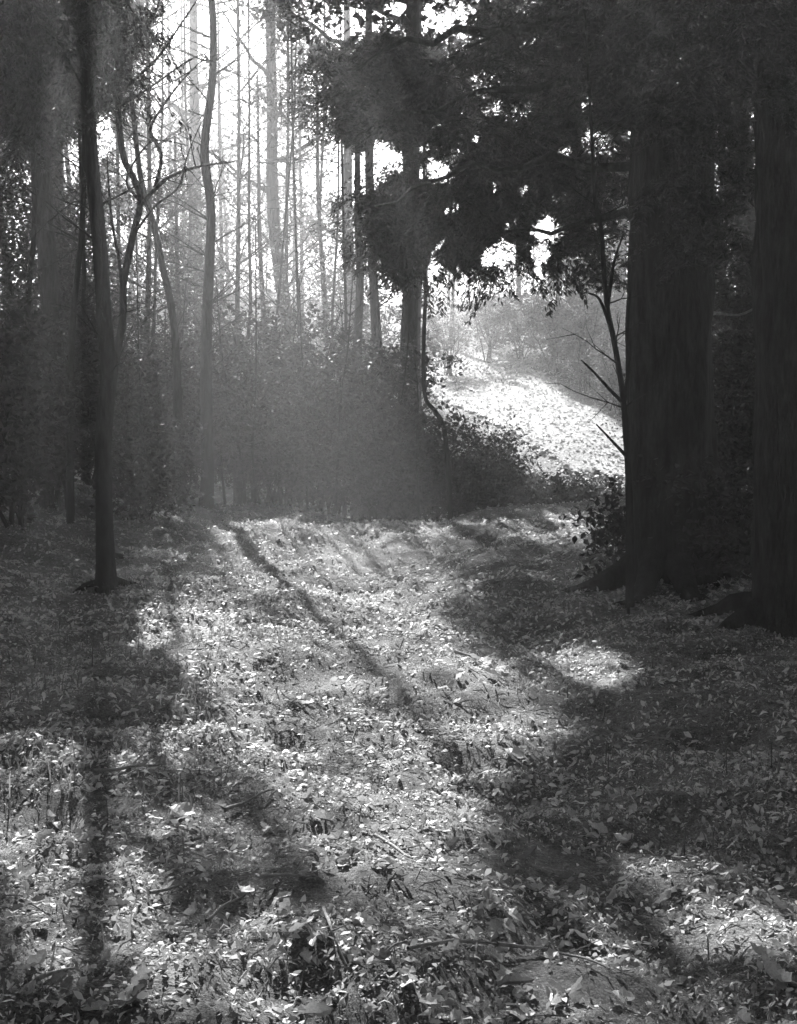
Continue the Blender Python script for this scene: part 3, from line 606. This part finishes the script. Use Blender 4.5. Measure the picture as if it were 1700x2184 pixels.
for y in q:
    x = R.uniform(-.33, .33) * y
    one_leaf(x, y, R.uniform(.045, .08) * (1.3 if y < 4.8 else 1.1), (R.normal() * .35, R.normal() * .35, R.rand() * 6.28), LM[R.randint(len(LM))], .015)

# grass at the lower left and right verge
def grass(n, x0, x1, y0, y1):
    y = R.uniform(y0, y1, n); x = R.uniform(x0, x1, n); ok = vn(x / .35, y / .35, 61) > .02; x, y = x[ok], y[ok]; n = len(x)
    P = on_ground(x, y); h = R.uniform(.04, .17, (n, 1)); d = R.normal(size=(n, 3)); d[:, 2] = 0; w = np.cross(d, [0, 0, 1.]); w = w / (np.linalg.norm(w, axis=1)[:, None] + 1e-6) * .003
    m = P + [0, 0, 1] * h * .6 + d * h * .12; t = P + [0, 0, 1] * h * .85 + d * h * .4
    V = np.stack([P - w, P + w, m + w * .8, m - w * .8, t], 1).reshape(-1, 3); k = np.arange(n)[:, None] * 5
    return V, np.concatenate([k + [[0, 1, 2]], k + [[0, 2, 3]], k + [[3, 2, 4]]], 1).reshape(-1, 3)
V, f = merge([grass(1500, -3.2, -.7, 2.6, 9), grass(700, .9, 3.2, 2.8, 8), grass(900, -4, -1.4, 8, 14)])
link('grass', mesh_np('grass', V, f, M['grass']), kind='stuff', label='sparse short grass blades poking through the leaf litter', category='grass')

# fallen sticks, and a dark strip for a trunk shadow
def stick(pts, r, lab, name='fallen_stick', cat='stick', m='stick', lift=.03, fork=True):
    G = np.array([hb(u, v) for u, v in pts]); G = smooth_path(G, 14); G[:, 2] = ground_z(G[:, 0], G[:, 1]) * .5 + G[:, 2] * .5 + lift
    root = _th(name, lab, cat, Vector(G[0]), None)
    V, f = tube(G, r * np.linspace(1, .45, 14) * R.uniform(.85, 1.15, 14), 7, .25, int(R.randint(99)))
    put('shaft', mesh_np('shaft', V, f, M[m], True), root)
    if fork:
        a = G[8]; d = (G[-1] - G[0]) * .3; d = np.array([d[0] - d[1] * .6, d[1] + d[0] * .6, .04]); s = np.linspace(0, 1, 5)[:, None]
        V, f = tube(a + d * s, r * .5 * (1 - .6 * s[:, 0]), 5); put('side_twig', mesh_np('side_twig', V, f, M[m], True), root)
for pts, r, lab in (
    (((320, 1925), (370, 1912), (420, 1892)), .007, 'short straight stick in the lower left litter'),
    (((440, 1985), (480, 1950), (530, 1925)), .006, 'stick slanting up to the right, lower left of the path centre'),
    (((480, 1745), (530, 1725), (585, 1700)), .008, 'dark stick in the shaded litter left of the path centre'),
    (((560, 1890), (610, 1888), (660, 1892)), .006, 'level twig above the small heap of leaves left of centre'),
    (((690, 1960), (705, 2000), (715, 2030)), .006, 'thin pale twig pointing towards the viewer near the bottom centre'),
    (((870, 2050), (960, 2030), (1060, 2035)), .007, 'dark curved stick in the shade at the bottom centre'),
    (((1060, 2035), (1180, 2050), (1300, 2090)), .006, 'long dark stick crossing the lower right of the path'),
    (((800, 1800), (840, 1825), (880, 1850)), .007, 'stick slanting down to the right on the middle of the path'),
    (((970, 1400), (1010, 1412), (1060, 1420)), .013, 'dark broken stick at the right edge of the bright path'),
    (((40, 2150), (90, 2110), (160, 2090)), .008, 'dark stick in the bottom left corner'),
    (((200, 1660), (260, 1655), (340, 1648)), .010, 'thin stick crossing the shadow below the slim bent trunk')):
    stick(pts, r, lab)
stick(((608, 1138), (640, 1185), (672, 1225), (705, 1252)), .03, 'dark strip laid as a trunk shadow down the bright crest of the path', 'shadow_strip', 'root', 'bark', .02, False)  # dark rod laid where a trunk shadow falls, not a real root
# dead twig lit in the gap on the right
d = smooth_path([at(1490, 660, 11), at(1530, 668, 11), at(1575, 672, 11), at(1605, 660, 11)], 10)
V, f = tube(d, .010, 6); put('branch', mesh_np('branch', V, f, M['stick'], True), R2['root'])

# ------------------------------------------------------------------ haze
me = bpy.data.meshes.new('haze'); x0, x1, y0, y1, z0, z1 = -94, 94, -30, 182, -3, 32
me.from_pydata([(x, y, z) for x in (x0, x1) for y in (y0, y1) for z in (z0, z1)], [], [(0, 1, 3, 2), (4, 6, 7, 5), (0, 4, 5, 1), (2, 3, 7, 6), (0, 2, 6, 4), (1, 5, 7, 3)])
hm = bpy.data.materials.new('haze'); hm.use_nodes = True; n = hm.node_tree; n.nodes.remove(n.nodes['Principled BSDF'])
pv = n.nodes.new('ShaderNodeVolumePrincipled'); pv.inputs['Color'].default_value = (.75, .75, .75, 1); pv.inputs['Density'].default_value = .0038; pv.inputs['Anisotropy'].default_value = .5
n.links.new(pv.outputs[0], n.nodes['Material Output'].inputs['Volume']); me.materials.append(hm)
link('haze', me, kind='stuff')
print('TRIS', sum(len(o.data.loop_triangles) if o.data.loop_triangles else sum(max(0, p.loop_total - 2) for p in o.data.polygons) for o in COL.objects if o.type == 'MESH' and len(o.data.polygons) < 3e5))
